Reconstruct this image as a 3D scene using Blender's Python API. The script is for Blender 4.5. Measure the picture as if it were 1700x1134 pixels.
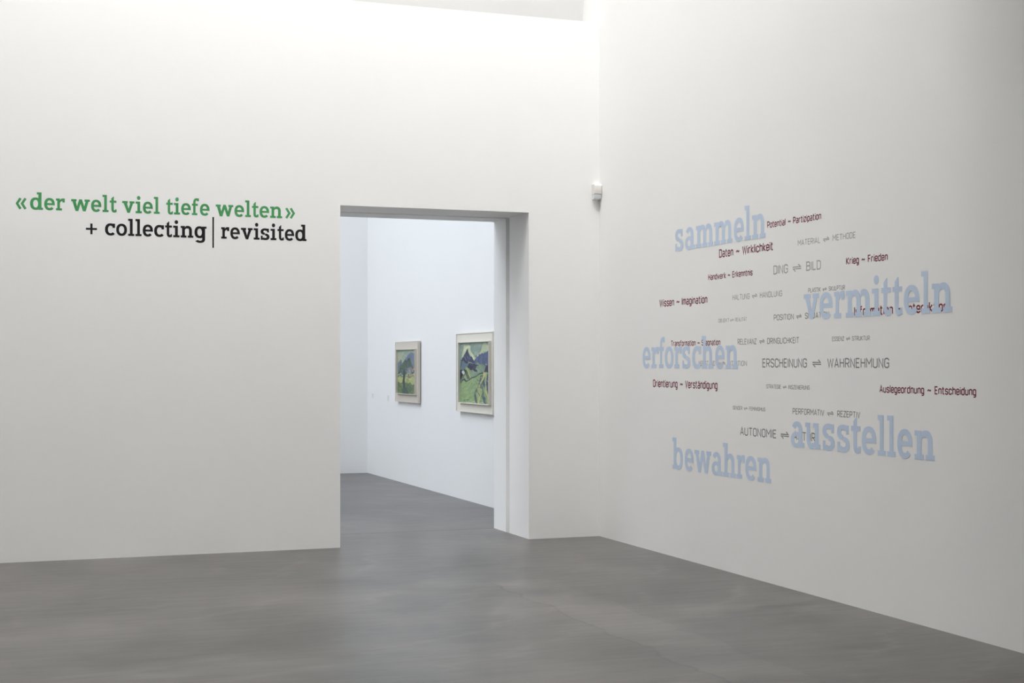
import bpy, bmesh, math, random
import numpy as np

# ------------------------------------------------------------------ camera, world, light
for o in list(bpy.data.objects):
    bpy.data.objects.remove(o, do_unlink=True)
SC = bpy.context.scene
COL = SC.collection

EYE = 1.613
cam_data = bpy.data.cameras.new('camera')
cam_data.sensor_width = 36.0
cam_data.lens = 51.0
cam_data.shift_y = 36.0 / 1700.0
cam_data.clip_end = 200
cam = bpy.data.objects.new('camera', cam_data)
COL.objects.link(cam)
cam.location = (0, 0, EYE)
cam.rotation_euler = (math.radians(90), 0, math.radians(-20.326))
SC.camera = cam

SC.view_settings.view_transform = 'Standard'
SC.view_settings.look = 'None'
SC.view_settings.gamma = 1.0
SC.view_settings.use_curve_mapping = False
SC.view_settings.exposure = 0.0

world = bpy.data.worlds.new('daylight')
SC.world = world
world.use_nodes = True
world.node_tree.nodes['Background'].inputs[0].default_value = (0.75, 0.85, 1.0, 1)
world.node_tree.nodes['Background'].inputs[1].default_value = 0.3

# room dimensions (metres)
XL, XR = -8.0, 5.465          # side walls of the hall
YF, YB = -8.0, 12.408         # wall behind the viewer, wall with the doorway
WT = 0.953                    # thickness of the wall with the doorway
Y2 = YB + WT                  # its face in the next room
DX0, DX1, DH = 2.996, 4.761, 2.993
ZP = 4.79                     # parapet height of the doorway wall
ZC = 12.5                     # skylight level
XG0, XG, YG = -7.0, 5.42, 20.754   # next room
ZL, YL = 6.0, 7.4             # low ceiling added unseen to shade the viewer's side, and its edge
ZG = 9.0                      # roof light level of the next room


def area_light(name, loc, sx, sy, power, color, rot=(0, 0, 0), spread=180):
    d = bpy.data.lights.new(name, 'AREA')
    d.shape = 'RECTANGLE'
    d.size, d.size_y = sx, sy
    d.energy = power
    d.color = color
    d.spread = math.radians(spread)
    o = bpy.data.objects.new(name, d)
    o.location = loc
    o.rotation_euler = rot
    COL.objects.link(o)
    return o


# roof monitor over the far end of the hall: its glazing leans and faces the doorway wall
MY0, MY1, MY2 = 7.55, 9.9, 10.9            # foot of the glazing, ridge, foot of the roof behind it
MZ1 = ZC + 1.5                            # ridge height
MLEN = math.hypot(MY1 - MY0, MZ1 - ZC)
MANG = math.atan2(MZ1 - ZC, MY1 - MY0)    # lean of the glazing
MX0, MX1 = -0.8, 5.3
_n = (math.sin(MANG), -math.cos(MANG))    # outward direction of the daylight (y, z)
area_light('monitor_daylight', ((MX0 + MX1) / 2, (MY0 + MY1) / 2 + 0.04 * _n[0], (ZC + MZ1) / 2 + 0.04 * _n[1]), MX1 - MX0, MLEN, 785,
           (0.99, 0.995, 1.0), (math.pi / 2 - math.atan2(-_n[1], _n[0]), 0, 0))
# weaker daylight over the rest of the hall
area_light('hall_daylight', (-1.5, 2.0, ZL - 0.02), 6.0, 5.0, 10, (1.0, 0.97, 0.94))
# cooler daylight from the roof light of the next room
area_light('gallery_daylight', (-2.2, 16.6, ZG - 0.02), 7.6, 5.4, 570, (0.84, 0.905, 1.0))
SC.cycles.diffuse_bounces = 8


# ------------------------------------------------------------------ helpers
def tag(o, label=None, cat=None, group=None, kind=None):
    if label: o['label'] = label
    if cat: o['category'] = cat
    if group: o['group'] = group
    if kind: o['kind'] = kind
    return o


def empty(name, loc):
    o = bpy.data.objects.new(name, None)
    o.location = loc
    o.empty_display_size = 0.1
    COL.objects.link(o)
    return o


def link_bm(name, bm, mat, parent=None, loc=(0, 0, 0)):
    me = bpy.data.meshes.new(name)
    bm.normal_update()
    bm.to_mesh(me)
    bm.free()
    o = bpy.data.objects.new(name, me)
    if mat:
        me.materials.append(mat)
    COL.objects.link(o)
    o.location = loc
    if parent:
        o.parent = parent
    return o


def bx(bm, x0, y0, z0, x1, y1, z1):
    vs = [bm.verts.new((x, y, z)) for x in (x0, x1) for y in (y0, y1) for z in (z0, z1)]
    for f in ((0, 1, 3, 2), (4, 6, 7, 5), (0, 4, 5, 1), (2, 3, 7, 6), (0, 2, 6, 4), (1, 5, 7, 3)):
        bm.faces.new([vs[i] for i in f])


def struct(name, boxes, mat):
    bm = bmesh.new()
    for b in boxes:
        bx(bm, *b)
    bmesh.ops.recalc_face_normals(bm, faces=bm.faces)
    return tag(link_bm(name, bm, mat), kind='structure')


# ------------------------------------------------------------------ materials
def principled(name, color, rough=0.6, spec=0.5, metallic=0.0):
    m = bpy.data.materials.new(name)
    m.use_nodes = True
    b = m.node_tree.nodes['Principled BSDF']
    b.inputs['Base Color'].default_value = (*color, 1)
    b.inputs['Roughness'].default_value = rough
    b.inputs['Specular IOR Level'].default_value = spec
    b.inputs['Metallic'].default_value = metallic
    return m, m.node_tree.nodes, m.node_tree.links, b


def wall_paint(name, color, bump=0.02):
    m, n, l, b = principled(name, color, 0.75, 0.3)
    tc = n.new('ShaderNodeTexCoord')
    no = n.new('ShaderNodeTexNoise')
    no.inputs['Scale'].default_value = 0.9
    no.inputs['Detail'].default_value = 4
    l.new(tc.outputs['Object'], no.inputs['Vector'])
    mx = n.new('ShaderNodeMix'); mx.data_type = 'RGBA'
    mx.inputs['A'].default_value = (color[0] * 0.985, color[1] * 0.985, color[2] * 0.985, 1)
    mx.inputs['B'].default_value = (min(1, color[0] * 1.012), min(1, color[1] * 1.012), min(1, color[2] * 1.012), 1)
    l.new(no.outputs['Fac'], mx.inputs['Factor'])
    l.new(mx.outputs['Result'], b.inputs['Base Color'])
    n2 = n.new('ShaderNodeTexNoise')
    n2.inputs['Scale'].default_value = 140
    n2.inputs['Detail'].default_value = 2
    l.new(tc.outputs['Object'], n2.inputs['Vector'])
    bu = n.new('ShaderNodeBump')
    bu.inputs['Strength'].default_value = bump
    bu.inputs['Distance'].default_value = 0.01
    l.new(n2.outputs['Fac'], bu.inputs['Height'])
    l.new(bu.outputs['Normal'], b.inputs['Normal'])
    return m


def screed():
    m, n, l, b = principled('polished_screed', (0.2, 0.2, 0.2), 0.35, 0.68)

    def math_node(op, a, bb=None):
        k = n.new('ShaderNodeMath'); k.operation = op
        for i, v in enumerate((a, bb)):
            if v is None: continue
            if isinstance(v, (int, float)): k.inputs[i].default_value = v
            else: l.new(v, k.inputs[i])
        return k.outputs[0]

    tc = n.new('ShaderNodeTexCoord')

    def noise(scale, mapping, detail=5, rough=0.6, dist=0.0):
        mp = n.new('ShaderNodeMapping')
        mp.inputs['Scale'].default_value = mapping[0]
        mp.inputs['Rotation'].default_value = (0, 0, math.radians(mapping[1]))
        l.new(tc.outputs['Object'], mp.inputs['Vector'])
        t = n.new('ShaderNodeTexNoise')
        t.inputs['Scale'].default_value = scale
        t.inputs['Detail'].default_value = detail
        t.inputs['Roughness'].default_value = rough
        t.inputs['Distortion'].default_value = dist
        l.new(mp.outputs['Vector'], t.inputs['Vector'])
        return t.outputs['Fac']

    cloud = noise(0.9, ((1, 1, 1), 0), 6, 0.55, 0.6)
    swirl = noise(1.6, ((0.35, 1.3, 1), 20), 5, 0.6, 1.4)
    streak = noise(7, ((0.25, 1.6, 1), -12), 4, 0.65, 0.5)
    s = math_node('ADD', math_node('MULTIPLY', cloud, 0.40), math_node('MULTIPLY', swirl, 0.35))
    s = math_node('ADD', s, math_node('MULTIPLY', streak, 0.25))
    # pour strip running along the hall at x = 3.55 to 4.0
    sx = n.new('ShaderNodeSeparateXYZ')
    l.new(tc.outputs['Object'], sx.inputs[0])
    wob = math_node('MULTIPLY', math_node('SUBTRACT', noise(2.2, ((0.0, 1, 1), 0), 4), 0.5), 0.30)
    xx = math_node('ADD', sx.outputs['X'], wob)
    inside = math_node('MULTIPLY', math_node('GREATER_THAN', xx, 3.57), math_node('LESS_THAN', xx, 4.02))
    inside = math_node('MULTIPLY', inside, math_node('LESS_THAN', sx.outputs['Y'], 10.1))
    inside = math_node('MULTIPLY', inside, math_node('MULTIPLY', cloud, 0.10))
    edge = math_node('SUBTRACT', 1.0, math_node('MINIMUM', math_node('DIVIDE', math_node('ABSOLUTE', math_node('SUBTRACT', xx, 3.56)), 0.022), 1.0))
    edge = math_node('MULTIPLY', edge, math_node('LESS_THAN', sx.outputs['Y'], 10.0))
    edge = math_node('MULTIPLY', edge, math_node('MULTIPLY', noise(3, ((0.5, 1, 1), 0), 3), 0.16))
    # trowel arcs: rings around a far away centre, broken up by noise
    dx = math_node('ADD', sx.outputs['X'], 0.6)
    dy = math_node('SUBTRACT', sx.outputs['Y'], 12.6)
    r = math_node('SQRT', math_node('ADD', math_node('MULTIPLY', dx, dx), math_node('MULTIPLY', math_node('MULTIPLY', dy, dy), 1.0)))
    ring = math_node('SINE', math_node('MULTIPLY', math_node('ADD', r, math_node('MULTIPLY', swirl, 0.7)), 11.0))
    ring = math_node('POWER', math_node('MAXIMUM', ring, 0.0), 12.0)
    ring = math_node('MULTIPLY', ring, math_node('MULTIPLY', math_node('MAXIMUM', math_node('SUBTRACT', noise(0.8, ((1, 1, 1), 40), 3), 0.42), 0.0), 0.40))
    s = math_node('ADD', math_node('ADD', s, inside), math_node('SUBTRACT', ring, edge))
    cr = n.new('ShaderNodeValToRGB')
    cr.color_ramp.elements[0].position = 0.40
    cr.color_ramp.elements[0].color = (0.055, 0.0505, 0.047, 1)
    cr.color_ramp.elements[1].position = 0.62
    cr.color_ramp.elements[1].color = (0.141, 0.129, 0.1205, 1)
    l.new(s, cr.inputs['Fac'])
    l.new(cr.outputs['Color'], b.inputs['Base Color'])
    l.new(math_node('ADD', 0.27, math_node('MULTIPLY', swirl, 0.14)), b.inputs['Roughness'])
    bu = n.new('ShaderNodeBump')
    bu.inputs['Strength'].default_value = 0.05
    bu.inputs['Distance'].default_value = 0.01
    l.new(streak, bu.inputs['Height'])
    l.new(bu.outputs['Normal'], b.inputs['Normal'])
    return m


M_WALL = wall_paint('white_wall_paint', (0.885, 0.88, 0.868))
M_SOFFIT_SHADE = wall_paint('soffit_shaded_white', (0.74, 0.735, 0.725))  # wall white greyed to put shade into the leaning soffit
M_GAL = wall_paint('white_gallery_paint', (0.83, 0.83, 0.825))
M_FLOOR = screed()
M_DARK = principled('dark_joint', (0.03, 0.03, 0.03), 0.9)[0]
M_GLASS, _n, _l, _b = principled('skylight_glass', (0.9, 0.9, 0.9), 0.3)
_b.inputs['Emission Color'].default_value = (0.95, 0.98, 1, 1)
_b.inputs['Emission Strength'].default_value = 1.0
M_FRAME_METAL = principled('white_glazing_bar', (0.75, 0.75, 0.74), 0.5)[0]


def vinyl(name, color, rough=0.5, metallic=0.0):
    m, n, l, b = principled(name, color, rough, 0.3, metallic)
    tc = n.new('ShaderNodeTexCoord')
    no = n.new('ShaderNodeTexNoise')
    no.inputs['Scale'].default_value = 30
    l.new(tc.outputs['Object'], no.inputs['Vector'])
    mr = n.new('ShaderNodeMapRange')
    mr.inputs['To Min'].default_value = rough - 0.06
    mr.inputs['To Max'].default_value = rough + 0.06
    l.new(no.outputs['Fac'], mr.inputs['Value'])
    l.new(mr.outputs['Result'], b.inputs['Roughness'])
    return m


M_GREEN = vinyl('green_vinyl', (0.075, 0.33, 0.115))
M_BLACK = vinyl('black_vinyl', (0.012, 0.012, 0.012))
M_BLUE = vinyl('pale_blue_vinyl', (0.56, 0.66, 0.81))
M_RED = vinyl('dark_red_vinyl', (0.19, 0.012, 0.045))
M_GREY = vinyl('grey_vinyl', (0.225, 0.223, 0.218))
M_GREY_SHEEN = vinyl('grey_vinyl_sheen', (0.37, 0.37, 0.365))  # same grey vinyl, its sheen put in as a lighter colour

# ------------------------------------------------------------------ the hall
T = 0.2
struct('floor', [(XL, YF, -0.2, XR, YB, 0), (DX0, YB, -0.2, DX1, Y2 - 0.006, 0)], M_FLOOR)
struct('trim_1', [(DX0, Y2 - 0.006, -0.2, DX1, Y2, -0.004)], M_DARK)          # floor joint under the doorway
struct('floor_gallery', [(XG0, Y2, -0.2, XG, YG, 0)], M_FLOOR)
struct('wall_right', [(XR, YF, -0.2, XR + T, YB + 0.6, ZC + 0.4)], M_WALL)
struct('wall_left', [(XL - T, YF, -0.2, XL, YB, ZC + 0.4)], M_WALL)
struct('wall_front', [(XL - T, YF - T, -0.2, XR + T, YF, ZC + 0.4)], M_WALL)

# doorway wall: two leaves with the pocket of the sliding door between them
P0, P1, PD = YB + 0.511, YB + 0.611, 0.045
ZT = ZP - 1.15                 # bottom of the unseen trough, added so less light bounces to the soffit
struct('wall_back', [
    (XL, YB, -0.2, DX0, P0, ZT), (DX1, YB, -0.2, XR, P0, ZT), (DX0, YB, DH, DX1, P0, ZT),
    (XL, P0, -0.2, DX0 - PD, P1, ZT), (DX1 + PD, P0, -0.2, XR, P1, ZT), (DX0 - PD, P0, DH + 0.03, DX1 + PD, P1, ZT),
    (XL, P1, -0.2, DX0, Y2, ZT), (DX1, P1, -0.2, XR, Y2, ZT), (DX0, P1, DH, DX1, Y2, ZT),
    (XL, YB, ZT, XR, YB + 0.12, ZP)], M_WALL)

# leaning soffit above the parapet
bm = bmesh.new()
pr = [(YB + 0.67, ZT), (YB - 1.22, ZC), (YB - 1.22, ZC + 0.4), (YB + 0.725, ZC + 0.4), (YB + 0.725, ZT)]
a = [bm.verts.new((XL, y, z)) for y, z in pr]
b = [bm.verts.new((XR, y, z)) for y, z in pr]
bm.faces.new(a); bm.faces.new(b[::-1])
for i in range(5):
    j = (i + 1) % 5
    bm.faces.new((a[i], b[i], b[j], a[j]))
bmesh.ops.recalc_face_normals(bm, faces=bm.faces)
tag(link_bm('ceiling_soffit', bm, M_SOFFIT_SHADE), kind='structure')

# unseen ceiling: low part added to shade near wall and floor, tall shaft beyond
SKY = (-4.5, 1.5, -0.5, 4.5)
struct('ceiling', [
    (XL, MY2, ZC, XR, YB - 1.22, ZC + 0.4), (XL, YL, ZC, XR, MY0, ZC + 0.4),
    (XL, MY0, ZC, MX0, MY2, ZC + 0.4), (MX1, MY0, ZC, XR, MY2, ZC + 0.4)], M_WALL)
struct('ceiling_low_blocker', [
    (XL, SKY[3], ZL, XR, YL, ZL + 0.4), (XL, YF, ZL, XR, SKY[2], ZL + 0.4),
    (XL, SKY[2], ZL, SKY[0], SKY[3], ZL + 0.4), (SKY[1], SKY[2], ZL, XR, SKY[3], ZL + 0.4)], M_WALL)
struct('wall_shaft_blocker', [(XL, YL - 0.3, ZL + 0.4, XR, YL, ZC + 0.4)], M_WALL)  # unseen wall added with the low ceiling to block light


def sheet(name, pts, x0, x1, t, mat, kind='structure'):
    """a straight sheet between two (y, z) points, t thick on its upper side"""
    (ya, za), (yb, zb) = pts
    d = math.hypot(yb - ya, zb - za)
    ny, nz = -(zb - za) / d * t, (yb - ya) / d * t
    if nz < 0 or (nz == 0 and ny < 0): ny, nz = -ny, -nz
    q = [(ya, za), (yb, zb), (yb + ny, zb + nz), (ya + ny, za + nz)]
    bm = bmesh.new()
    A = [bm.verts.new((x0, y, z)) for y, z in q]
    B = [bm.verts.new((x1, y, z)) for y, z in q]
    bm.faces.new(A); bm.faces.new(B[::-1])
    for i in range(4):
        j = (i + 1) % 4
        bm.faces.new((A[i], B[i], B[j], A[j]))
    bmesh.ops.recalc_face_normals(bm, faces=bm.faces)
    return tag(link_bm(name, bm, mat), kind=kind)


bm = bmesh.new()
for xa, xb in ((MX0 - .1, MX0), (MX1, MX1 + .1)):
    tri = [(MY0, ZC), (MY1, MZ1), (MY2, ZC)]
    A = [bm.verts.new((xa, y, z)) for y, z in tri]
    B = [bm.verts.new((xb, y, z)) for y, z in tri]
    bm.faces.new(A); bm.faces.new(B[::-1])
    for i in range(3):
        j = (i + 1) % 3
        bm.faces.new((A[i], B[i], B[j], A[j]))
bmesh.ops.recalc_face_normals(bm, faces=bm.faces)
tag(link_bm('ceiling_monitor_gables', bm, M_WALL), kind='structure')
sheet('ceiling_monitor_roof', [(MY1, MZ1), (MY2, ZC)], MX0, MX1, 0.15, M_WALL)
glazing = sheet('window_1', [(MY0, ZC), (MY1, MZ1)], MX0, MX1, 0.04, M_GLASS)


def skylight(name, x0, x1, y0, y1, nx, zc):
    bm = bmesh.new()
    bx(bm, x0, y0, zc + 0.02, x1, y1, zc + 0.04)
    bmesh.ops.recalc_face_normals(bm, faces=bm.faces)
    w = tag(link_bm(name, bm, M_GLASS), kind='structure')
    bm = bmesh.new()
    for k in range(nx + 1):
        xx = x0 + (x1 - x0) * k / nx
        bx(bm, max(x0, xx - 0.03), y0, zc, min(x1, xx + 0.03), y1, zc + 0.02)
    bmesh.ops.recalc_face_normals(bm, faces=bm.faces)
    f = link_bm('glazing_bars', bm, M_FRAME_METAL)
    f.parent = w


skylight('window_2', *SKY, 5, ZL)

# the next room
struct('wall_gallery_right', [(XG, Y2, -0.2, XG + T, YG + T, ZG + 0.4)], M_GAL)
struct('wall_gallery_back', [(XG0 - T, YG, -0.2, XG, YG + T, ZG + 0.4)], M_GAL)
struct('wall_gallery_left', [(XG0 - T, Y2, -0.2, XG0, YG, ZG + 0.4)], M_GAL)
GS = (-6.0, 1.6, 13.9, 19.3)
struct('ceiling_gallery', [
    (XG0, Y2, ZG, XG, GS[2], ZG + 0.4), (XG0, GS[3], ZG, XG, YG, ZG + 0.4),
    (XG0, GS[2], ZG, GS[0], GS[3], ZG + 0.4), (GS[1], GS[2], ZG, XG, GS[3], ZG + 0.4)], M_GAL)
struct('wall_gallery_front', [(XG0, YB + 0.725, ZT, XG, Y2, ZG)], M_GAL)
skylight('window_3', *GS, 9, ZG)


# ------------------------------------------------------------------ lettering: outlines
def rect(x0, y0, x1, y1):
    return [(x0, y0), (x1, y0), (x1, y1), (x0, y1)]


def sup(c, s, e):
    return math.copysign(abs(c) ** (2 / e), c), math.copysign(abs(s) ** (2 / e), s)


def ring(cx, cy, rx, ry, wx, wy, a0=0, a1=360, e=2.25):
    """curved stroke between two superellipses, cut into simple polygons"""
    n = max(6, int(abs(a1 - a0) / 9))
    out, inn = [], []
    for i in range(n + 1):
        t = math.radians(a0 + (a1 - a0) * i / n)
        c, s = sup(math.cos(t), math.sin(t), e)
        out.append((cx + rx * c, cy + ry * s))
        inn.append((cx + (rx - wx) * c, cy + (ry - wy) * s))
    h = n // 2
    if abs(a1 - a0) > 170:
        return [out[:h + 1] + inn[:h + 1][::-1], out[h:] + inn[h:][::-1]]
    return [out + inn[::-1]]


def disc(cx, cy, r):
    return [(cx + r * math.cos(k * math.pi / 10), cy + r * math.sin(k * math.pi / 10)) for k in range(20)]


def stroke(pts, w, closed=False):
    """constant width line with mitred corners, as quads"""
    n = len(pts)
    L, R = [], []
    for i in range(n):
        p = pts[i]
        q0 = pts[i - 1] if (closed or i > 0) else None
        q1 = pts[(i + 1) % n] if (closed or i < n - 1) else None
        def nrm(a, b):
            dx, dy = b[0] - a[0], b[1] - a[1]
            d = math.hypot(dx, dy) or 1
            return -dy / d, dx / d
        if q0 and q1:
            n0, n1 = nrm(q0, p), nrm(p, q1)
            mx, my = n0[0] + n1[0], n0[1] + n1[1]
            d = math.hypot(mx, my) or 1
            mx, my = mx / d, my / d
            k = w / 2 / max(0.45, mx * n0[0] + my * n0[1])
        else:
            mx, my = nrm(q0, p) if q0 else nrm(p, q1)
            k = w / 2
        L.append((p[0] + mx * k, p[1] + my * k))
        R.append((p[0] - mx * k, p[1] - my * k))
    m = n if closed else n - 1
    return [[L[i], L[(i + 1) % n], R[(i + 1) % n], R[i]] for i in range(m)]


def slab(ch):
    """slab serif lower case, x-height 100, ascender 146. Returns (polygons, advance)"""
    S, V = 27, 18
    if ch == ' ': return [], 50
    if ch == 'n' or ch == 'h':
        top = 100 if ch == 'n' else 146
        g = [rect(13, 0, 13 + S, top), rect(0, top - V, 14, top), rect(0, 0, 14, V), rect(39, 0, 54, V)]
        g += ring(66, 60, 39, 42, S, 22, 0, 128)
        g += [[(40, 68), (40, 86), (46, 96), (56, 84)], rect(78, 0, 105, 62), rect(66, 0, 79, V), rect(104, 0, 118, V)]
        return g, 122
    if ch == 'm':
        g = [rect(13, 0, 40, 100), rect(0, 82, 14, 100), rect(0, 0, 14, V), rect(39, 0, 50, V)]
        for o in (0, 58):
            g += ring(62 + o, 60, 36, 42, S, 22, 0, 128)
            g += [[(40 + o, 68), (40 + o, 86), (45 + o, 96), (53 + o, 84)], rect(71 + o, 0, 98 + o, 62),
                  rect(61 + o, 0, 72 + o, V), rect(97 + o, 0, 108 + o, V)]
        return g, 172
    if ch == 'r':
        return [rect(13, 0, 40, 100), rect(0, 82, 14, 100), rect(0, 0, 14, V), rect(39, 0, 60, V),
                [(40, 64), (40, 88), (52, 99), (66, 102), (66, 80), (52, 77)], rect(64, 68, 88, 102)], 92
    if ch == 'u':
        g = [rect(11, 38, 38, 100), rect(0, 82, 12, 100), rect(74, 0, 101, 100), rect(60, 82, 75, 100), rect(100, 0, 115, V)]
        g += ring(50, 40, 39, 42, S, 22, 180, 308)
        g += [[(74, 32), (74, 14), (68, 4), (60, 16)]]
        return g, 119
    if ch == 'e':
        return ring(51, 50, 51, 52, S, 20, -9, 318) + [rect(26, 42, 99, 59)], 105
    if ch == 'c':
        return ring(50, 50, 50, 52, S, 20, 48, 318) + [rect(68, 64, 90, 100)], 98
    if ch == 'o':
        return ring(52, 50, 52, 52, S, 20), 108
    if ch == 'd':
        return ring(48, 50, 48, 52, S, 20) + [rect(72, 0, 99, 146), rect(58, 128, 73, 146), rect(98, 0, 112, V)], 115
    if ch == 'b':
        return ring(63, 50, 50, 52, S, 20) + [rect(13, 0, 40, 146), rect(0, 128, 14, 146), rect(0, 0, 14, V)], 118
    if ch == 'g':
        return (ring(48, 50, 48, 52, S, 20) + [rect(72, -14, 99, 100), rect(98, 82, 113, 100)]
                + ring(52, -12, 47, 31, S, 19, 205, 360)), 116
    if ch == 'a':
        g = [rect(60, 0, 87, 64), rect(86, 0, 102, V)]
        g += ring(46, 61, 41, 41, S, 20, 0, 152)
        g += ring(41, 29, 41, 31, 25, 16)
        return g, 106
    if ch == 's':
        g = ring(45, 73, 43, 29, 27, 19, 30, 268) + ring(47, 27, 43, 29, 27, 19, -150, 92)
        g += [rect(66, 66, 84, 100), rect(4, 0, 22, 36)]
        return g, 96
    if ch == 'i':
        return [rect(17, 0, 44, 100), rect(0, 82, 18, 100), rect(0, 0, 18, V), rect(43, 0, 60, V), disc(30, 131, 17)], 66
    if ch == 'l':
        return [rect(17, 0, 44, 146), rect(0, 128, 18, 146), rect(0, 0, 18, V), rect(43, 0, 60, V)], 66
    if ch == 't':
        return [[(17, 30), (44, 30), (44, 134), (38, 134), (17, 118)], rect(0, 82, 18, 100), rect(43, 82, 72, 100)] \
            + ring(49, 31, 32, 33, 27, 20, 180, 312) + [rect(58, 1, 74, 26)], 80
    if ch == 'f':
        return [rect(15, 0, 42, 110), rect(0, 82, 16, 100), rect(41, 82, 68, 100), rect(0, 0, 16, V), rect(41, 0, 62, V)] \
            + ring(54, 108, 39, 40, 27, 20, 62, 180) + [rect(60, 122, 80, 147)], 80
    if ch == 'v':
        return [[(10, 90), (39, 90), (67, 0), (45, 0)], [(73, 90), (98, 90), (67, 0), (45, 0)],
                rect(0, 82, 48, 100), rect(64, 82, 108, 100)], 112
    if ch == 'w':
        return [[(9, 90), (37, 90), (61, 0), (37, 0)], [(68, 100), (92, 100), (61, 0), (37, 0)],
                [(68, 100), (92, 100), (124, 0), (100, 0)], [(124, 90), (150, 90), (124, 0), (100, 0)],
                rect(0, 82, 46, 100), rect(114, 82, 160, 100)], 164
    if ch == '+':
        return [rect(0, 41, 90, 58), rect(36, 4, 54, 95)], 90
    if ch == '«' or ch == '»':
        g = []
        for o in (0, 40):
            pts = [(38 + o, 90), (10 + o, 46), (38 + o, 2)]
            if ch == '»':
                pts = [(88 - x, y) for x, y in pts]
            g += stroke(pts, 20)
        return g, 88
    raise ValueError(ch)


C_ = 0.13


def caps(ch):
    """narrow drawing-office capitals as centre lines: (open lines, closed lines, width)"""
    w = 0.44
    O = [(C_, 0), (w - C_, 0), (w, C_), (w, 1 - C_), (w - C_, 1), (C_, 1), (0, 1 - C_), (0, C_)]
    G = {
        'A': ([[(0, 0), (.23, 1), (.46, 0)], [(.075, .30), (.385, .30)]], [], .46),
        'B': ([[(0, .53), (w - .1, .53)]], [[(0, 0), (w - .1, 0), (w, .11), (w, .42), (w - .1, .53), (w - .02, .62), (w - .02, .89), (w - .12, 1), (0, 1)]], w),
        'C': ([[(w, .72), (w, 1 - C_), (w - C_, 1), (C_, 1), (0, 1 - C_), (0, C_), (C_, 0), (w - C_, 0), (w, C_), (w, .28)]], [], w),
        'D': ([], [[(0, 0), (w - C_, 0), (w, C_), (w, 1 - C_), (w - C_, 1), (0, 1)]], w),
        'E': ([[(.38, 0), (0, 0), (0, 1), (.38, 1)], [(0, .52), (.33, .52)]], [], .38),
        'F': ([[(0, 0), (0, 1), (.38, 1)], [(0, .5), (.33, .5)]], [], .38),
        'G': ([[(w, .76), (w, 1 - C_), (w - C_, 1), (C_, 1), (0, 1 - C_), (0, C_), (C_, 0), (w - C_, 0), (w, C_), (w, .48), (.22, .48)]], [], w),
        'H': ([[(0, 0), (0, 1)], [(w, 0), (w, 1)], [(0, .52), (w, .52)]], [], w),
        'I': ([[(0, 0), (0, 1)]], [], 0.0),
        'J': ([[(.3, 1), (.3, C_), (.3 - C_, 0), (.04, 0)]], [], .3),
        'K': ([[(0, 0), (0, 1)], [(.42, 1), (.06, .5), (.44, 0)]], [], .44),
        'L': ([[(0, 1), (0, 0), (.36, 0)]], [], .36),
        'M': ([[(0, 0), (0, 1), (.28, .4), (.56, 1), (.56, 0)]], [], .56),
        'N': ([[(0, 0), (0, 1), (w, 0), (w, 1)]], [], w),
        'O': ([], [O], w),
        'P': ([[(0, 0), (0, 1), (w - C_, 1), (w, 1 - C_), (w, .55), (w - C_, .43), (0, .43)]], [], w),
        'R': ([[(0, 0), (0, 1), (w - C_, 1), (w, 1 - C_), (w, .57), (w - C_, .45), (0, .45)], [(.2, .45), (w, 0)]], [], w),
        'S': ([[(w, .76), (w, 1 - C_), (w - C_, 1), (C_, 1), (0, 1 - C_), (0, .64), (.08, .56), (w - .08, .44), (w, .36), (w, C_), (w - C_, 0), (C_, 0), (0, C_), (0, .24)]], [], w),
        'T': ([[(0, 1), (.44, 1)], [(.22, 1), (.22, 0)]], [], .44),
        'U': ([[(0, 1), (0, C_), (C_, 0), (w - C_, 0), (w, C_), (w, 1)]], [], w),
        'V': ([[(0, 1), (.22, 0), (.44, 1)]], [], .44),
        'W': ([[(0, 1), (.16, 0), (.33, .92), (.50, 0), (.66, 1)]], [], .66),
        'Z': ([[(0, 1), (.4, 1), (0, 0), (.4, 0)]], [], .4),
        'Ä': ([[(0, 0), (.23, 1), (.46, 0)], [(.075, .30), (.385, .30)], [(.10, 1.16), (.10, 1.27)], [(.36, 1.16), (.36, 1.27)]], [], .46),
    }
    return G[ch]


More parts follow.
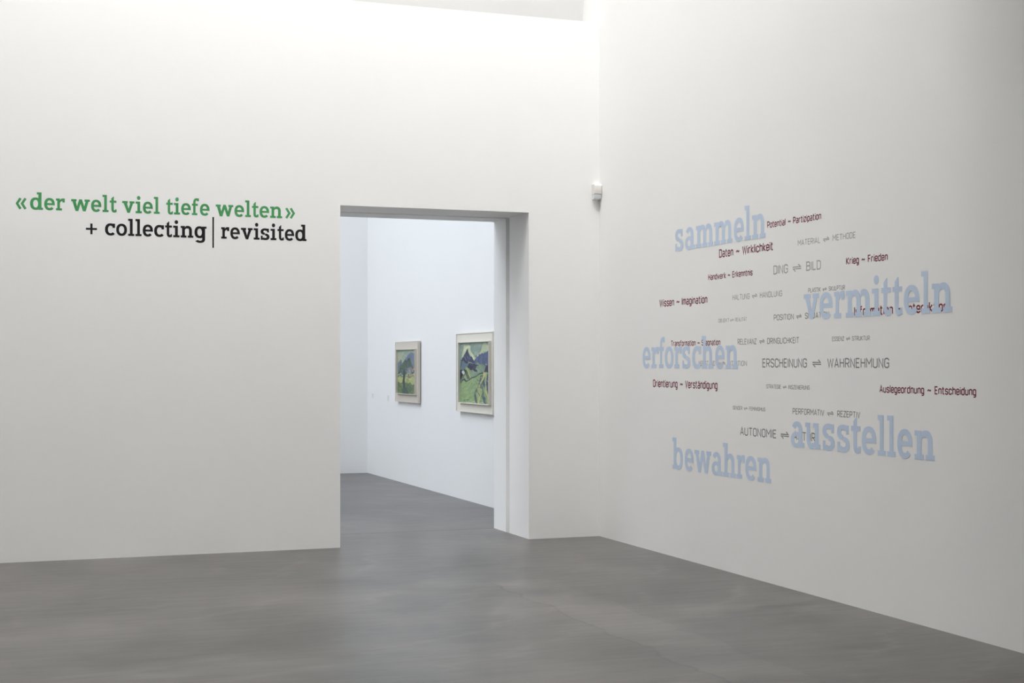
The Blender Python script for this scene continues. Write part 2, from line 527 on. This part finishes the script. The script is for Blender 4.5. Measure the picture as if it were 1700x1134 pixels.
def lower(ch):
    """squared lower case with clipped corners as centre lines, x-height 0.74"""
    x, w, c = 0.74, 0.36, 0.10
    o = [(c, 0), (w - c, 0), (w, c), (w, x - c), (w - c, x), (c, x), (0, x - c), (0, c)]
    arch = [(0, x - .12), (c + .02, x), (w - c, x), (w, x - c), (w, 0)]
    G = {
        'a': ([[(.03, x), (w - c, x), (w, x - c), (w, 0)]], [[(w, .40), (c, .40), (0, .40 - c), (0, c), (c, 0), (w - .04, 0), (w, .06)]], w),
        'ä': ([[(.03, x), (w - c, x), (w, x - c), (w, 0)], [(.07, .90), (.07, 1.02)], [(.29, .90), (.29, 1.02)]], [[(w, .40), (c, .40), (0, .40 - c), (0, c), (c, 0), (w - .04, 0), (w, .06)]], w),
        'c': ([[(w, .52), (w, x - c), (w - c, x), (c, x), (0, x - c), (0, c), (c, 0), (w - c, 0), (w, c), (w, .22)]], [], w),
        'd': ([[(w, 0), (w, 1.04)]], [o], w),
        'e': ([[(0, .36), (w, .36), (w, x - c), (w - c, x), (c, x), (0, x - c), (0, c), (c, 0), (w - c, 0), (w, c), (w, .16)]], [], w),
        'f': ([[(.06, 0), (.06, .92), (.16, 1.04), (.26, 1.04)], [(-.04, x), (.24, x)]], [], .25),
        'g': ([[(w, x), (w, -.16), (w - c, -.27), (.04, -.27)]], [o], w),
        'h': ([[(0, 0), (0, 1.04)], arch], [], w),
        'i': ([[(0, 0), (0, x)], [(0, .90), (0, 1.02)]], [], 0.0),
        'k': ([[(0, 0), (0, 1.04)], [(.34, x), (.05, .38), (.36, 0)]], [], .35),
        'l': ([[(0, 0), (0, 1.04)]], [], 0.0),
        'm': ([[(0, 0), (0, x)], [(0, x - .1), (.08, x), (.20, x), (.27, x - .08), (.27, 0)], [(.27, x - .1), (.35, x), (.47, x), (.54, x - .08), (.54, 0)]], [], .54),
        'n': ([[(0, 0), (0, x)], arch], [], w),
        'o': ([], [o], w),
        'p': ([[(0, -.28), (0, x)]], [o], w),
        'r': ([[(0, 0), (0, x)], [(0, x - .14), (.12, x), (.24, x)]], [], .24),
        's': ([[(w, .56), (w, x - c), (w - c, x), (c, x), (0, x - c), (0, .48), (.07, .41), (w - .07, .33), (w, .26), (w, c), (w - c, 0), (c, 0), (0, c), (0, .18)]], [], w),
        't': ([[(.08, 1.0), (.08, c), (.17, 0), (.27, 0)], [(-.04, x), (.25, x)]], [], .26),
        'u': ([[(0, x), (0, c), (c, 0), (w - c, 0), (w, c), (w, x)]], [], w),
        'w': ([[(0, x), (.13, 0), (.27, .64), (.41, 0), (.54, x)]], [], .54),
        'z': ([[(0, x), (.34, x), (0, 0), (.34, 0)]], [], .34),
    }
    return G[ch]


def line_word(word, w, gap, wide=1.0):
    """polygons and width of a word in the line alphabet, cap height 1"""
    polys, x = [], 0.0
    for ch in word:
        if ch == '~':
            pts = [(0, .38), (.07, .50), (.16, .53), (.27, .43), (.36, .42), (.43, .55)]
            polys += [[(px + x, py) for px, py in q] for q in stroke([(px * wide, py) for px, py in pts], w)]
            x += (.43 + gap) * wide
            continue
        if ch == '=':       # pair of half-headed arrows
            for pts in ([(0, .56), (.86, .56), (.62, .84)], [(.92, .36), (.06, .36), (.30, .08)]):
                polys += [[(px + x, py) for px, py in q] for q in stroke([(px * wide, py) for px, py in pts], w)]
            x += (.92 + gap) * wide
            continue
        op, cl, gw = caps(ch) if ch.upper() == ch else lower(ch)
        f = lambda p: (x + w / 2 + p[0] * wide, w / 2 + p[1] * (1 - w))
        for s in op: polys += stroke([f(p) for p in s], w)
        for s in cl: polys += stroke([f(p) for p in s], w, True)
        x += (gw + gap) * wide + w
    return polys, x - gap * wide


SLAB_W = {'s': 83, 'a': 98, 'm': 163, 'e': 88, 'l': 52, 'n': 111, 'v': 109, 'r': 74, 'i': 55, 't': 60, 'o': 91, 'c': 85,
          'h': 111, 'u': 112, 'f': 64, 'b': 107, 'w': 160, 'd': 108, 'g': 106}


def slab_word(word, gap=10):
    polys, x = [], 0.0
    for ch in word:
        g = slab(ch)[0]
        a, b = bounds(g)
        k = SLAB_W[ch] / (b - a) if ch in SLAB_W else 1.0
        polys += [[(x + (px - a) * k, py) for px, py in q] for q in g]
        x += (b - a) * k + gap
    return polys, x - gap


def bounds(polys):
    xs = [p[0] for q in polys for p in q]
    return min(xs), max(xs)


def letter_mesh(name, polys, fx, fy, n0, n1, mat, parent, axis):
    """extrude 2-D outlines off a wall. axis 'back': u -> +x, out -> -y; axis 'right': u -> -y, out -> -x"""
    bm = bmesh.new()
    for i, q in enumerate(polys):
        pts = [(fx(p[0]), fy(p[1])) for p in q]
        ar = sum(pts[k][0] * pts[(k + 1) % len(pts)][1] - pts[(k + 1) % len(pts)][0] * pts[k][1] for k in range(len(pts)))
        if abs(ar) < 1e-10: continue
        if ar < 0: pts = pts[::-1]
        top = n1 + 0.00001 * (i % 9)
        P = (lambda u, v, n: (u, -n, v)) if axis == 'back' else (lambda u, v, n: (-n, -u, v))
        A = [bm.verts.new(P(u, v, top)) for u, v in pts]
        B = [bm.verts.new(P(u, v, n0)) for u, v in pts]
        bm.faces.new(A)
        for k in range(len(pts)):
            j = (k + 1) % len(pts)
            bm.faces.new((A[j], A[k], B[k], B[j]))
    return link_bm(name, bm, mat, parent)


# ------------------------------------------------------------------ title on the doorway wall
def title(name, label, parts, base, mat):
    root = empty(name, (parts[0][1], YB, base))
    tag(root, label, 'wall lettering')
    for text, x0, x1 in parts:
        if text == '|':
            polys = [rect(0, -83, 13, 186)]
        else:
            polys = slab_word(text)[0]
        a, b = bounds(polys)
        k = (x1 - x0) / (b - a)
        pn = {'«': 'guillemet', '»': 'guillemet', '+': 'plus_sign', '|': 'divider_bar'}.get(text, 'word')
        if text in '«»':
            fy = lambda y: y * 0.00098
        else:
            fy = lambda y: y * 0.00097
        letter_mesh(pn, polys, lambda x: x0 - parts[0][1] + (x - a) * k, fy, 0.0, 0.0008, mat, root, 'back')
    return root


title('wall_title', 'green slab serif lettering reading «der welt viel tiefe welten» left of the doorway',
      [('«', 0.311, 0.395), ('der', 0.422, 0.692), ('welt', 0.742, 1.103), ('viel', 1.148, 1.452),
       ('tiefe', 1.506, 1.865), ('welten', 1.917, 2.484), ('»', 2.512, 2.597)], 2.862, M_GREEN)
title('wall_title', 'black slab serif lettering reading + collecting|revisited below the green line',
      [('+', 0.858, 0.946), ('collecting', 1.010, 1.840), ('|', 1.889, 1.902), ('revisited', 1.963, 2.697)], 2.671, M_BLACK)

# ------------------------------------------------------------------ words on the right wall
# (text, extents of each piece as y positions, baseline height, cap height, label)
RED = [
    ("Potential ~ Partizipation", [(9.35, 9.095), (9.062, 9.021), (8.991, 8.626)], 2.604, .050, 'at the top right, beside the pale blue sammeln'),
    ("Daten ~ Wirklichkeit", [(10.085, 9.861), (9.818, 9.762), (9.719, 9.272)], 2.437, .0665, 'just under the pale blue sammeln'),
    ("Handwerk ~ Erkenntnis", [(10.264, 9.977), (9.947, 9.909), (9.873, 9.565)], 2.270, .050, 'left of the grey DING'),
    ("Krieg ~ Frieden", [(8.321, 8.171), (8.142, 8.101), (8.069, 7.85)], 2.270, .050, 'above the pale blue vermitteln'),
    ("Wissen ~ Imagination", [(11.141, 10.864), (10.823, 10.765), (10.725, 10.281)], 2.090, .0655, 'near the left edge of the cloud'),
    ("Information ~ Interaktion", [(8.226, 7.793), (7.741, 7.694), (7.647, 7.242)], 1.922, .0655, 'half hidden under vermitteln'),
    ("Transformation ~ Stagnation", [(10.916, 10.481), (10.448, 10.409), (10.377, 10.067)], 1.753, .049, 'running behind erforschen'),
    ("Orientierung ~ Verständigung", [(11.266, 10.802), (10.756, 10.706), (10.663, 10.113)], 1.407, .067, 'below erforschen'),
    ("Auslegeordnung ~ Entscheidung", [(7.939, 7.471), (7.439, 7.401), (7.367, 6.977)], 1.423, .0505, 'farthest right'),
]
GREY = [
    ("MATERIAL = METHODE", [(8.927, 8.64), (8.602, 8.524), (8.483, 8.212)], 2.442, .042, 'topmost grey phrase', 1),
    ("DING = BILD", [(9.261, 9.062), (8.999, 8.881), (8.817, 8.63)], 2.259, .0655, 'large and short', 1),
    ("HALTUNG = HANDLUNG", [(9.871, 9.61), (9.574, 9.495), (9.455, 9.141)], 2.096, .0435, 'below DING', 1),
    ("PLASTIK = SKULPTUR", [(8.79, 8.632), (8.609, 8.555), (8.531, 8.336)], 2.106, .031, 'touching the top of vermitteln', 0),
    ("POSITION = SITUATION", [(9.257, 8.984), (8.949, 8.877), (8.832, 8.526)], 1.924, .0425, 'end tucked under vermitteln', 0),
    ("OBJEKT = REALITÄT", [(10.096, 9.925), (9.912, 9.848), (9.829, 9.654)], 1.931, .0297, 'tiny, above erforschen', 1),
    ("RELEVANZ = DRINGLICHKEIT", [(9.79, 9.505), (9.465, 9.387), (9.349, 8.914)], 1.754, .0440, 'right of erforschen', 0),
    ("ESSENZ = STRUKTUR", [(8.488, 8.344), (8.32, 8.274), (8.25, 8.048)], 1.762, .031, 'tiny, below vermitteln', 0),
    ("ERSCHEINUNG = WAHRNEHMUNG", [(9.419, 8.809), (8.739, 8.624), (8.547, 7.834)], 1.581, .0665, 'longest large grey phrase', 0),
    ("VERSTAND = INTUITION", [(10.427, 10.153), (10.112, 9.98), (9.953, 9.65)], 1.592, .0395, 'mostly hidden behind erforschen', 1),
    ("STRATEGIE = INSZENIERUNG", [(9.362, 9.159), (9.13, 9.08), (9.054, 8.773)], 1.427, .0302, 'tiny, below ERSCHEINUNG', 0),
    ("GENDER = FEMINISMUS", [(9.865, 9.719), (9.696, 9.641), (9.615, 9.378)], 1.257, .0287, 'tiny, left of PERFORMATIV', 0),
    ("PERFORMATIV = REZEPTIV", [(8.997, 8.589), (8.55, 8.471), (8.427, 8.157)], 1.250, .0430, 'above ausstellen', 0),
    ("AUTONOMIE = AUTOR", [(9.752, 9.225), (9.161, 9.045), (8.988, 8.699)], 1.065, .0640, 'end under ausstellen', 0),
]
BLUE = [
    ("sammeln", [(10.842, 10.697), (10.663, 10.489), (10.472, 10.181), (10.165, 9.873), (9.848, 9.695), (9.681, 9.589), (9.57, 9.374)],
     2.541, 'topmost of the five'),
    ("vermitteln", [(8.847, 8.653), (8.643, 8.485), (8.463, 8.34), (8.322, 8.033), (8.02, 7.926), (7.917, 7.813), (7.796, 7.693), (7.676, 7.518), (7.498, 7.413), (7.392, 7.196)],
     1.918, 'rightmost, over the red Information ~ Interaktion'),
    ("erforschen", [(11.468, 11.313), (11.294, 11.151), (11.145, 11.04), (11.035, 10.875), (10.857, 10.723), (10.713, 10.57), (10.536, 10.387), (10.371, 10.179), (10.147, 9.997), (9.977, 9.786)],
     1.571, 'leftmost, over the red Transformation'),
    ("ausstellen", [(9.017, 8.84), (8.828, 8.633), (8.607, 8.457), (8.427, 8.278), (8.259, 8.15), (8.136, 7.975), (7.958, 7.871), (7.854, 7.765), (7.745, 7.588), (7.565, 7.365)],
     1.019, 'at lower right, over the grey AUTOR'),
    ("bewahren", [(10.892, 10.702), (10.669, 10.517), (10.498, 10.214), (10.204, 10.031), (10.019, 9.819), (9.802, 9.682), (9.671, 9.508), (9.487, 9.293)],
     0.734, 'lowest of the five, at lower left'),
]


def phrase(text, ext, base, cap, label, mat, weight, gap, wide, thick, group):
    root = empty('wall_phrase', (XR, ext[0][0], base))
    tag(root, label, 'wall lettering', group)
    for piece, (y0, y1) in zip(text.split(), ext):
        polys, wd = line_word(piece, weight, gap, wide)
        a, b = bounds(polys)
        k = (y0 - y1) / (b - a)
        nm = {'~': 'tilde', '=': 'double_arrow'}.get(piece, 'word')
        letter_mesh(nm, polys, lambda x: ext[0][0] - y0 + (x - a) * k, lambda y: y * cap, 0.0, thick, mat, root, 'right')


for t, ext, base, cap, where in RED:
    phrase(t, ext, base, cap, 'dark red lettering reading %s, %s' % (t, where), M_RED, .155, .075, 1.28, .0005, 'dark red word pairs on the right wall')
for t, ext, base, cap, where, light in GREY:
    a_, b_ = t.split(' = ')
    phrase(t, ext, base, cap, 'grey capitals reading %s and %s with arrows, %s' % (a_, b_, where), M_GREY_SHEEN if light else M_GREY,
           .125, .108, 1.47 if cap > .035 else 1.38, .0005, 'grey word pairs on the right wall')
for t, ext, base, where in BLUE:
    root = empty('wall_word', (XR, ext[0][0], base))
    tag(root, 'large pale blue slab serif word %s, %s' % (t, where), 'wall lettering', 'pale blue words on the right wall')
    for ch, (y0, y1) in zip(t, ext):
        g = slab(ch)[0]
        a, b = bounds(g)
        letter_mesh('letter', g, lambda x: ext[0][0] - y0 + (x - a) * (y0 - y1) / (b - a), lambda y: y * .00178, 0.0009, 0.0016, M_BLUE, root, 'right')

# ------------------------------------------------------------------ motion sensor in the corner
M_PLASTIC = principled('cream_plastic', (0.80, 0.775, 0.735), 0.45)[0]
M_LENS = principled('pale_lens', (0.80, 0.83, 0.845), 0.35)[0]
M_SEAM = principled('grey_plastic', (0.5, 0.49, 0.47), 0.5)[0]
SX0, SX1, SZ0, SZ1, SDP = 5.388, 5.461, 3.130, 3.278, 0.07
root = tag(empty('motion_sensor', (SX0, YB, SZ0)), 'small cream motion sensor mounted in the corner of the two white walls', 'motion sensor')


def profile(name, pts, x0, x1, mat, parent, bev=0.004):
    bm = bmesh.new()
    A = [bm.verts.new((x0, y, z)) for y, z in pts]
    B = [bm.verts.new((x1, y, z)) for y, z in pts]
    bm.faces.new(A); bm.faces.new(B[::-1])
    for i in range(len(pts)):
        j = (i + 1) % len(pts)
        bm.faces.new((A[i], B[i], B[j], A[j]))
    bmesh.ops.recalc_face_normals(bm, faces=bm.faces)
    bmesh.ops.bevel(bm, geom=bm.edges[:], offset=bev, segments=3, affect='EDGES', profile=0.5)
    return link_bm(name, bm, mat, parent)


W_ = SX1 - SX0
profile('housing', [(0, 0.046), (-0.055, 0.046), (-0.066, 0.056), (-SDP, 0.09), (-SDP, 0.132), (-0.056, 0.148), (0, 0.148)], 0, W_, M_PLASTIC, root)
profile('lens', [(0, 0.004), (-0.040, 0.004), (-0.057, 0.014), (-0.064, 0.046), (0, 0.046)], 0.003, W_ - 0.003, M_LENS, root, 0.003)
profile('seam', [(-0.02, 0.0455), (-0.064, 0.0455), (-0.064, 0.0495), (-0.02, 0.0495)], 0.003, W_ - 0.003, M_SEAM, root, 0.0008)

# ------------------------------------------------------------------ paintings in the next room
M_MOUNT = wall_paint('beige_frame_paint', (0.60, 0.555, 0.485), 0.05)
M_MOUNT2 = wall_paint('cream_frame_paint', (0.72, 0.69, 0.61), 0.05)
M_GAP_SHADE = principled('frame_back_shadow_gap', (0.10, 0.095, 0.09), 0.8)[0]  # near black, paints the shade in the gap behind the frames


def pigment_material(name):
    m, n, l, b = principled(name, (0.5, 0.5, 0.5), 0.5, 0.35)
    at = n.new('ShaderNodeAttribute'); at.attribute_name = 'pigment'
    l.new(at.outputs['Color'], b.inputs['Base Color'])
    tc = n.new('ShaderNodeTexCoord')
    no = n.new('ShaderNodeTexNoise'); no.inputs['Scale'].default_value = 60
    l.new(tc.outputs['Object'], no.inputs['Vector'])
    bu = n.new('ShaderNodeBump'); bu.inputs['Strength'].default_value = 0.25; bu.inputs['Distance'].default_value = 0.004
    l.new(no.outputs['Fac'], bu.inputs['Height'])
    l.new(bu.outputs['Normal'], b.inputs['Normal'])
    return m


M_PIG = pigment_material('oil_paint')


def lin(h):
    r = [int(h[i:i + 2], 16) / 255 for i in (0, 2, 4)]
    return np.array([c / 12.92 if c <= .04045 else ((c + .055) / 1.055) ** 2.4 for c in r])


class Picture:
    """pigment laid in patches and brush strokes over a grid, u to the right, v down"""
    def __init__(self, nu, nv, seed, ground):
        self.nu, self.nv = nu, nv
        self.rng = np.random.RandomState(seed)
        self.u, self.v = np.meshgrid((np.arange(nu) + .5) / nu, (np.arange(nv) + .5) / nv)
        self.img = np.zeros((nv, nu, 3)) + lin(ground)
        k = self.rng.rand(9, 4)
        self.wu = sum(.006 * np.sin((4 + 26 * a) * self.u + (4 + 30 * b) * self.v + 6.3 * c) for a, b, c, d in k)
        self.wv = sum(.006 * np.sin((4 + 26 * b) * self.u + (4 + 22 * d) * self.v + 6.3 * a) for a, b, c, d in k)

    def poly(self, col, pts, mix=1.0):
        u, v = self.u + self.wu, self.v + self.wv
        ins = np.zeros(u.shape, bool)
        for i in range(len(pts)):
            (x0, y0), (x1, y1) = pts[i - 1], pts[i]
            c = ((y0 > v) != (y1 > v))
            with np.errstate(divide='ignore', invalid='ignore'):
                xx = (x1 - x0) * (v - y0) / ((y1 - y0) or 1e-9) + x0
            ins ^= c & (u < xx)
        self.img[ins] = self.img[ins] * (1 - mix) + lin(col) * mix
        return self

    def line(self, col, pts, w, mix=1.0):
        u, v = self.u + self.wu, self.v + self.wv
        d = np.full(u.shape, 9.0)
        for (x0, y0), (x1, y1) in zip(pts[:-1], pts[1:]):
            l2 = (x1 - x0) ** 2 + (y1 - y0) ** 2 or 1e-9
            t = np.clip(((u - x0) * (x1 - x0) + (v - y0) * (y1 - y0)) / l2, 0, 1)
            d = np.minimum(d, np.hypot(u - x0 - t * (x1 - x0), v - y0 - t * (y1 - y0)))
        ins = d < w
        self.img[ins] = self.img[ins] * (1 - mix) + lin(col) * mix
        return self

    def dabs(self, n, area, cols, length, w, ang, mix=.7):
        for _ in range(n):
            x = area[0] + (area[2] - area[0]) * self.rng.rand()
            y = area[1] + (area[3] - area[1]) * self.rng.rand()
            a = math.radians(ang + 50 * (self.rng.rand() - .5))
            L = length * (.5 + self.rng.rand())
            self.line(cols[self.rng.randint(len(cols))], [(x, y), (x + L * math.cos(a), y + L * math.sin(a))], w * (.6 + .8 * self.rng.rand()), mix)
        return self

    def grain(self, k):
        g = 1 + k * (self.rng.rand(self.nv, self.nu, 1) - .5)
        grey = self.img.mean(2, keepdims=True)
        self.img = np.clip((self.img * .74 + grey * .26) ** 1.10 * g, 0, 1)
        return self

    def mesh(self, name, width, height, x, mat, parent):
        """canvas facing -x; u runs towards -y"""
        nu, nv = self.nu, self.nv
        vs = [(x, -width * i / nu, height * (1 - j / nv)) for j in range(nv + 1) for i in range(nu + 1)]
        fs = [(j * (nu + 1) + i, (j + 1) * (nu + 1) + i, (j + 1) * (nu + 1) + i + 1, j * (nu + 1) + i + 1) for j in range(nv) for i in range(nu)]
        cols = self.img.reshape(-1, 3)
        # backing board so that the canvas has thickness
        n0 = len(vs)
        vs += [(x + .012, -width * a, height * b) for a, b in ((0, 0), (1, 0), (1, 1), (0, 1))]
        c = (nv * (nu + 1), nv * (nu + 1) + nu, nu, 0)
        bl, br, tr, tl = c
        fs += [(n0, n0 + 3, n0 + 2, n0 + 1)]
        me = bpy.data.meshes.new(name)
        me.from_pydata(vs, [], fs)
        me.update()
        at = me.color_attributes.new('pigment', 'FLOAT_COLOR', 'CORNER')
        buf = np.ones((len(me.loops), 4), np.float32)
        buf[:, :3] = .5
        buf[:len(cols) * 4, :3] = np.repeat(cols, 4, axis=0)
        at.data.foreach_set('color', buf.ravel())
        me.materials.append(mat)
        o = bpy.data.objects.new(name, me)
        COL.objects.link(o)
        o.parent = parent
        return o


def frame_bars(name, parent, mat, y0, y1, z0, z1, w, x0, x1):
    """four thin bars as one mesh: y0 > y1 (left to right as seen), out to x0 (negative)"""
    bm = bmesh.new()
    bx(bm, x0, y1, z0, x1, y0, z0 + w)
    bx(bm, x0, y1, z1 - w, x1, y0, z1)
    bx(bm, x0, y0 - w, z0 + w, x1, y0, z1 - w)
    bx(bm, x0, y1, z0 + w, x1, y1 + w, z1 - w)
    bmesh.ops.recalc_face_normals(bm, faces=bm.faces)
    return link_bm(name, bm, mat, parent)


def painting(label, y_left, z0, width, height, inset, pic, mat, rim, gap, panel, box):
    """inset: (left, right, bottom, top) margins of the inner box"""
    root = tag(empty('painting', (XG, y_left, z0)), label, 'painting')
    f = gap + panel
    bm = bmesh.new()
    bx(bm, -gap, -width + .03, .03, 0, -.03, height - .03)
    bmesh.ops.recalc_face_normals(bm, faces=bm.faces)
    link_bm('shadow_gap_block', bm, M_GAP_SHADE, root)  # dark block standing in for the shade behind the panel
    bm = bmesh.new()
    bx(bm, -f, -width, 0, -gap, 0, height)
    bmesh.ops.recalc_face_normals(bm, faces=bm.faces)
    link_bm('mount_panel', bm, mat, root)
    frame_bars('outer_rim', root, mat, 0, -width, 0, height, .008, -f - rim, -f)
    l, r, b, t = inset
    frame_bars('inner_frame', root, mat, -l, -width + r, b, height - t, .007, -f - box, -f)
    cw, chh = width - l - r - .014, height - b - t - .014
    c = pic.mesh('canvas', cw, chh, -f - box + .026, M_PIG, root)
    c.location = (0, -l - .007, b + .007)
    return root


# left picture: tree in front of a village and blue hills
p = Picture(96, 120, 4, '9db09c')
p.poly('a9b48f', [(0, .05), (.4, .1), (.5, .3), (0, .3)]).poly('b5b887', [(0, .12), (.25, .2), (.1, .3), (0, .28)])
p.dabs(60, (0, 0, 1, .25), ['a3b5a0', '8fa897', 'b4bd98', '93a9a0'], .12, .018, -35)
p.poly('6b7f9e', [(.28, .32), (.42, .17), (.58, .08), (.72, .06), (.88, .09), (.96, .18), (1, .3), (1, .42), (.3, .42)])
p.dabs(35, (.4, .1, .95, .3), ['5f7597', '7b8dab', '66789a'], .1, .016, 70)
p.poly('6d8399', [(0, .28), (.16, .24), (.3, .3), (.3, .46), (0, .5)])
p.poly('4a6450', [(.0, .55), (.12, .45), (.28, .30), (.44, .2), (.48, .24), (.58, .18), (.66, .19), (.74, .3), (.84, .44), (.86, .58)])
p.poly('31483f', [(.42, .26), (.46, .19), (.5, .26)]).poly('31483f', [(.56, .25), (.6, .17), (.67, .25)])
p.dabs(110, (.08, .28, .8, .55), ['3f5a4a', '56734f', '6b8658', '46606a', '35503f', '5a6f86'], .07, .014, 60, .8)
p.poly('53665a', [(.9, .25), (.97, .2), (1, .22), (1, .45), (.86, .46)])
p.poly('c5906a', [(.76, .43), (.86, .415), (1, .42), (1, .46), (.8, .455)])
p.poly('4d4f70', [(.76, .46), (1, .46), (1, .525), (.8, .525)])
p.poly('7d8ba3', [(.5, .42), (.62, .4), (.76, .5), (.78, .55), (.5, .54)])
p.dabs(26, (.42, .42, .8, .55), ['8b98ab', 'a6a58f', '5b6a82', '44593f'], .06, .013, 30)
p.poly('b4b86a', [(.45, .57), (.6, .545), (1, .55), (1, .6), (.45, .6)])
p.poly('8a7c5c', [(.55, .57), (.62, .56), (1, .6), (1, .66), (.7, .63)])
p.poly('7f9a56', [(0, .60), (.3, .6), (.3, .64), (0, .64)]).poly('adb763', [(0, .64), (1, .61), (1, .78), (.6, .76), (.45, .72), (0, .76)])
p.line('4c5b4c', [(0, .605), (.3, .6)], .008)
p.dabs(40, (0, .62, 1, .77), ['b9bf6c', '9fae5a', 'c2c27a', '8fa357'], .12, .014, 12)
p.poly('63804d', [(0, .76), (.5, .74), (1, .8), (1, 1), (0, 1)])
p.dabs(90, (0, .78, 1, 1), ['56734a', '6d8a52', '4a6548', '7c9559', '4e6a5a'], .12, .016, 35)
p.line('34504c', [(.36, .5), (.34, .7), (.36, .85), (.42, 1)], .06).line('2f4747', [(.34, .55), (.32, .9)], .03)
p.poly('3f5a54', [(.28, .86), (.5, .86), (.62, 1), (.26, 1)])
p.line('4c4a40', [(.58, .58), (.58, .66)], .012)
p.grain(.25)
painting('smaller beige framed landscape painting with a tall dark tree, left one in the next room',
         19.084, 1.094, 1.072, .806, (.128, .052, .106, .102), p, M_MOUNT, .003, .012, .034, .031)

# right picture: steep blue peak above green fields
p = Picture(110, 140, 9, '86a094')
p.dabs(70, (0, 0, 1, .3), ['7d998f', '91a99a', '6f8f88', '9fb2a0'], .14, .02, -20)
p.poly('c3cd9c', [(.04, .2), (.14, .06), (.22, .03), (.34, .06), (.42, .2), (.52, .26), (.44, .32), (.34, .24), (.26, .1), (.2, .1), (.1, .26)])
p.poly('b9c69a', [(.5, .26), (.58, .2), (.7, .15), (.76, .04), (.86, .02), (1, .07), (1, .12), (.84, .15), (.7, .2), (.56, .3)])
p.line('d3d8ae', [(.12, .12), (.2, .06), (.3, .08)], .015).line('d0d3a4', [(.4, .2), (.5, .3)], .02)
p.poly('4c5f8c', [(.42, .33), (.52, .27), (.64, .21), (.78, .19), (.9, .13), (1, .12), (1, .42), (.7, .42)])
p.dabs(40, (.55, .2, 1, .38), ['4a5b88', '566a98', '435482', '5b6f93'], .1, .02, 80)
p.poly('363f66', [(.04, .3), (.22, .1), (.34, .2), (.5, .33), (.4, .36), (.1, .38)])
p.dabs(22, (.12, .17, .36, .32), ['5f7396', '2c3358', '46557f', '6d84a0'], .06, .012, 60)
p.poly('7f9c84', [(.08, .3), (.3, .33), (.5, .36), (.86, .38), (.9, .5), (.4, .62), (0, .64), (0, .36)])
p.dabs(60, (.05, .34, .86, .6), ['8aa87e', '6f8f86', '9cb585', '5d7f80', '7e9a78'], .1, .015, 30)
p.poly('5d7a8c', [(.05, .3), (.18, .3), (.32, .4), (.22, .46), (.06, .44)])
p.line('2b3256', [(.04, .3), (.12, .28), (.26, .34)], .014).line('2d2f55', [(.02, .42), (.06, .3)], .016)
p.poly('27264c', [(.26, .42), (.36, .36), (.5, .35), (.52, .37), (.62, .37), (.5, .4), (.4, .45), (.28, .46)])
p.dabs(10, (.28, .37, .5, .43), ['24234a', '3a3d66'], .07, .018, 10, 1)
p.poly('211f40', [(0, .46), (.06, .44), (.2, .43), (.22, .5), (.26, .58), (.1, .63), (0, .66)])
p.line('c9d0c4', [(.1, .47), (.13, .53)], .026).line('8fa65e', [(.2, .44), (.3, .5), (.34, .57)], .035).line('b0bf6e', [(.24, .46), (.34, .56)], .014)
p.line('2b2b50', [(.24, .5), (.3, .58)], .012)
p.line('2b2f55', [(.82, .5), (.86, .42), (.88, .4)], .03).poly('26284e', [(.86, .42), (.92, .38), (1, .36), (1, .51), (.9, .51)])
p.poly('8fae6a', [(0, .66), (.3, .59), (.56, .54), (.78, .48), (1, .5), (1, 1), (0, 1)])
p.dabs(120, (0, .6, .6, 1), ['8bab68', '99b673', '7f9f66', 'a3ba79', '86a876'], .14, .016, -20, .6)
p.line('2f3f55', [(0, .66), (.3, .6), (.56, .54), (.76, .49)], .010)
p.line('4a6273', [(.72, .56), (.62, .74), (.52, .84), (.5, .94), (.56, 1)], .03)
p.line('c3c277', [(.8, .52), (.72, .68), (.62, .86), (.62, 1)], .03).line('cfc66f', [(.78, .5), (.8, .58), (.74, .7)], .022)
p.line('405a77', [(.84, .6), (.74, .74), (.76, .86), (.84, 1)], .04)
p.line('b7bd78', [(.86, .52), (.86, .66), (.86, .8), (.94, .94)], .028)
p.line('3c5373', [(.94, .54), (.9, .66), (.92, .8), (1, .88)], .032).line('c6c678', [(.98, .52), (.97, .68), (1, .78)], .02)
p.dabs(50, (.5, .55, 1, 1), ['90ab69', 'a9b872', '54707c', '7f9f6a'], .08, .01, 60, .8)
p.line('4e5a44', [(.12, .945), (.2, .94)], .007).line('4e5a44', [(.24, .935), (.29, .945)], .008)
p.poly('c9cdb0', [(0, .985), (1, .985), (1, 1), (0, 1)], .6)
p.grain(.22)
painting('larger cream framed landscape painting with a steep blue peak, right one in the next room',
         16.40, 1.043, 1.293, .920, (.146, .063, .102, .103), p, M_MOUNT2, .008, .012, .034, .033)

# ------------------------------------------------------------------ small captions on the gallery wall
M_CARD = principled('white_card', (0.78, 0.79, 0.79), 0.6)[0]
M_INK = principled('grey_ink', (0.36, 0.37, 0.38), 0.7)[0]


def caption(label, y, z, w, h, rows):
    bm = bmesh.new()
    bx(bm, -.002, -w, 0, 0, 0, h)
    bmesh.ops.recalc_face_normals(bm, faces=bm.faces)
    o = tag(link_bm('caption_card', bm, M_CARD, None, (XG, y, z)), label, 'label')
    rnd = random.Random(int(y * 100))
    bm = bmesh.new()
    for k in range(rows):
        zz = h - .012 - k * (h - .02) / rows
        x = .008
        end = w * (.55 + .4 * rnd.random())
        while x < end - .004:
            ww = .006 + .012 * rnd.random()
            bx(bm, -.0024, -min(end, x + ww), zz - .004, -.002, -x, zz)
            x += ww + .004
    bmesh.ops.recalc_face_normals(bm, faces=bm.faces)
    link_bm('printed_lines', bm, M_INK, o)


caption('tiny white caption card on the gallery wall nearest the far corner', 20.50, 1.10, .12, .075, 3)
caption('tiny white caption card just left of the smaller beige framed painting', 19.66, 1.07, .10, .10, 5)
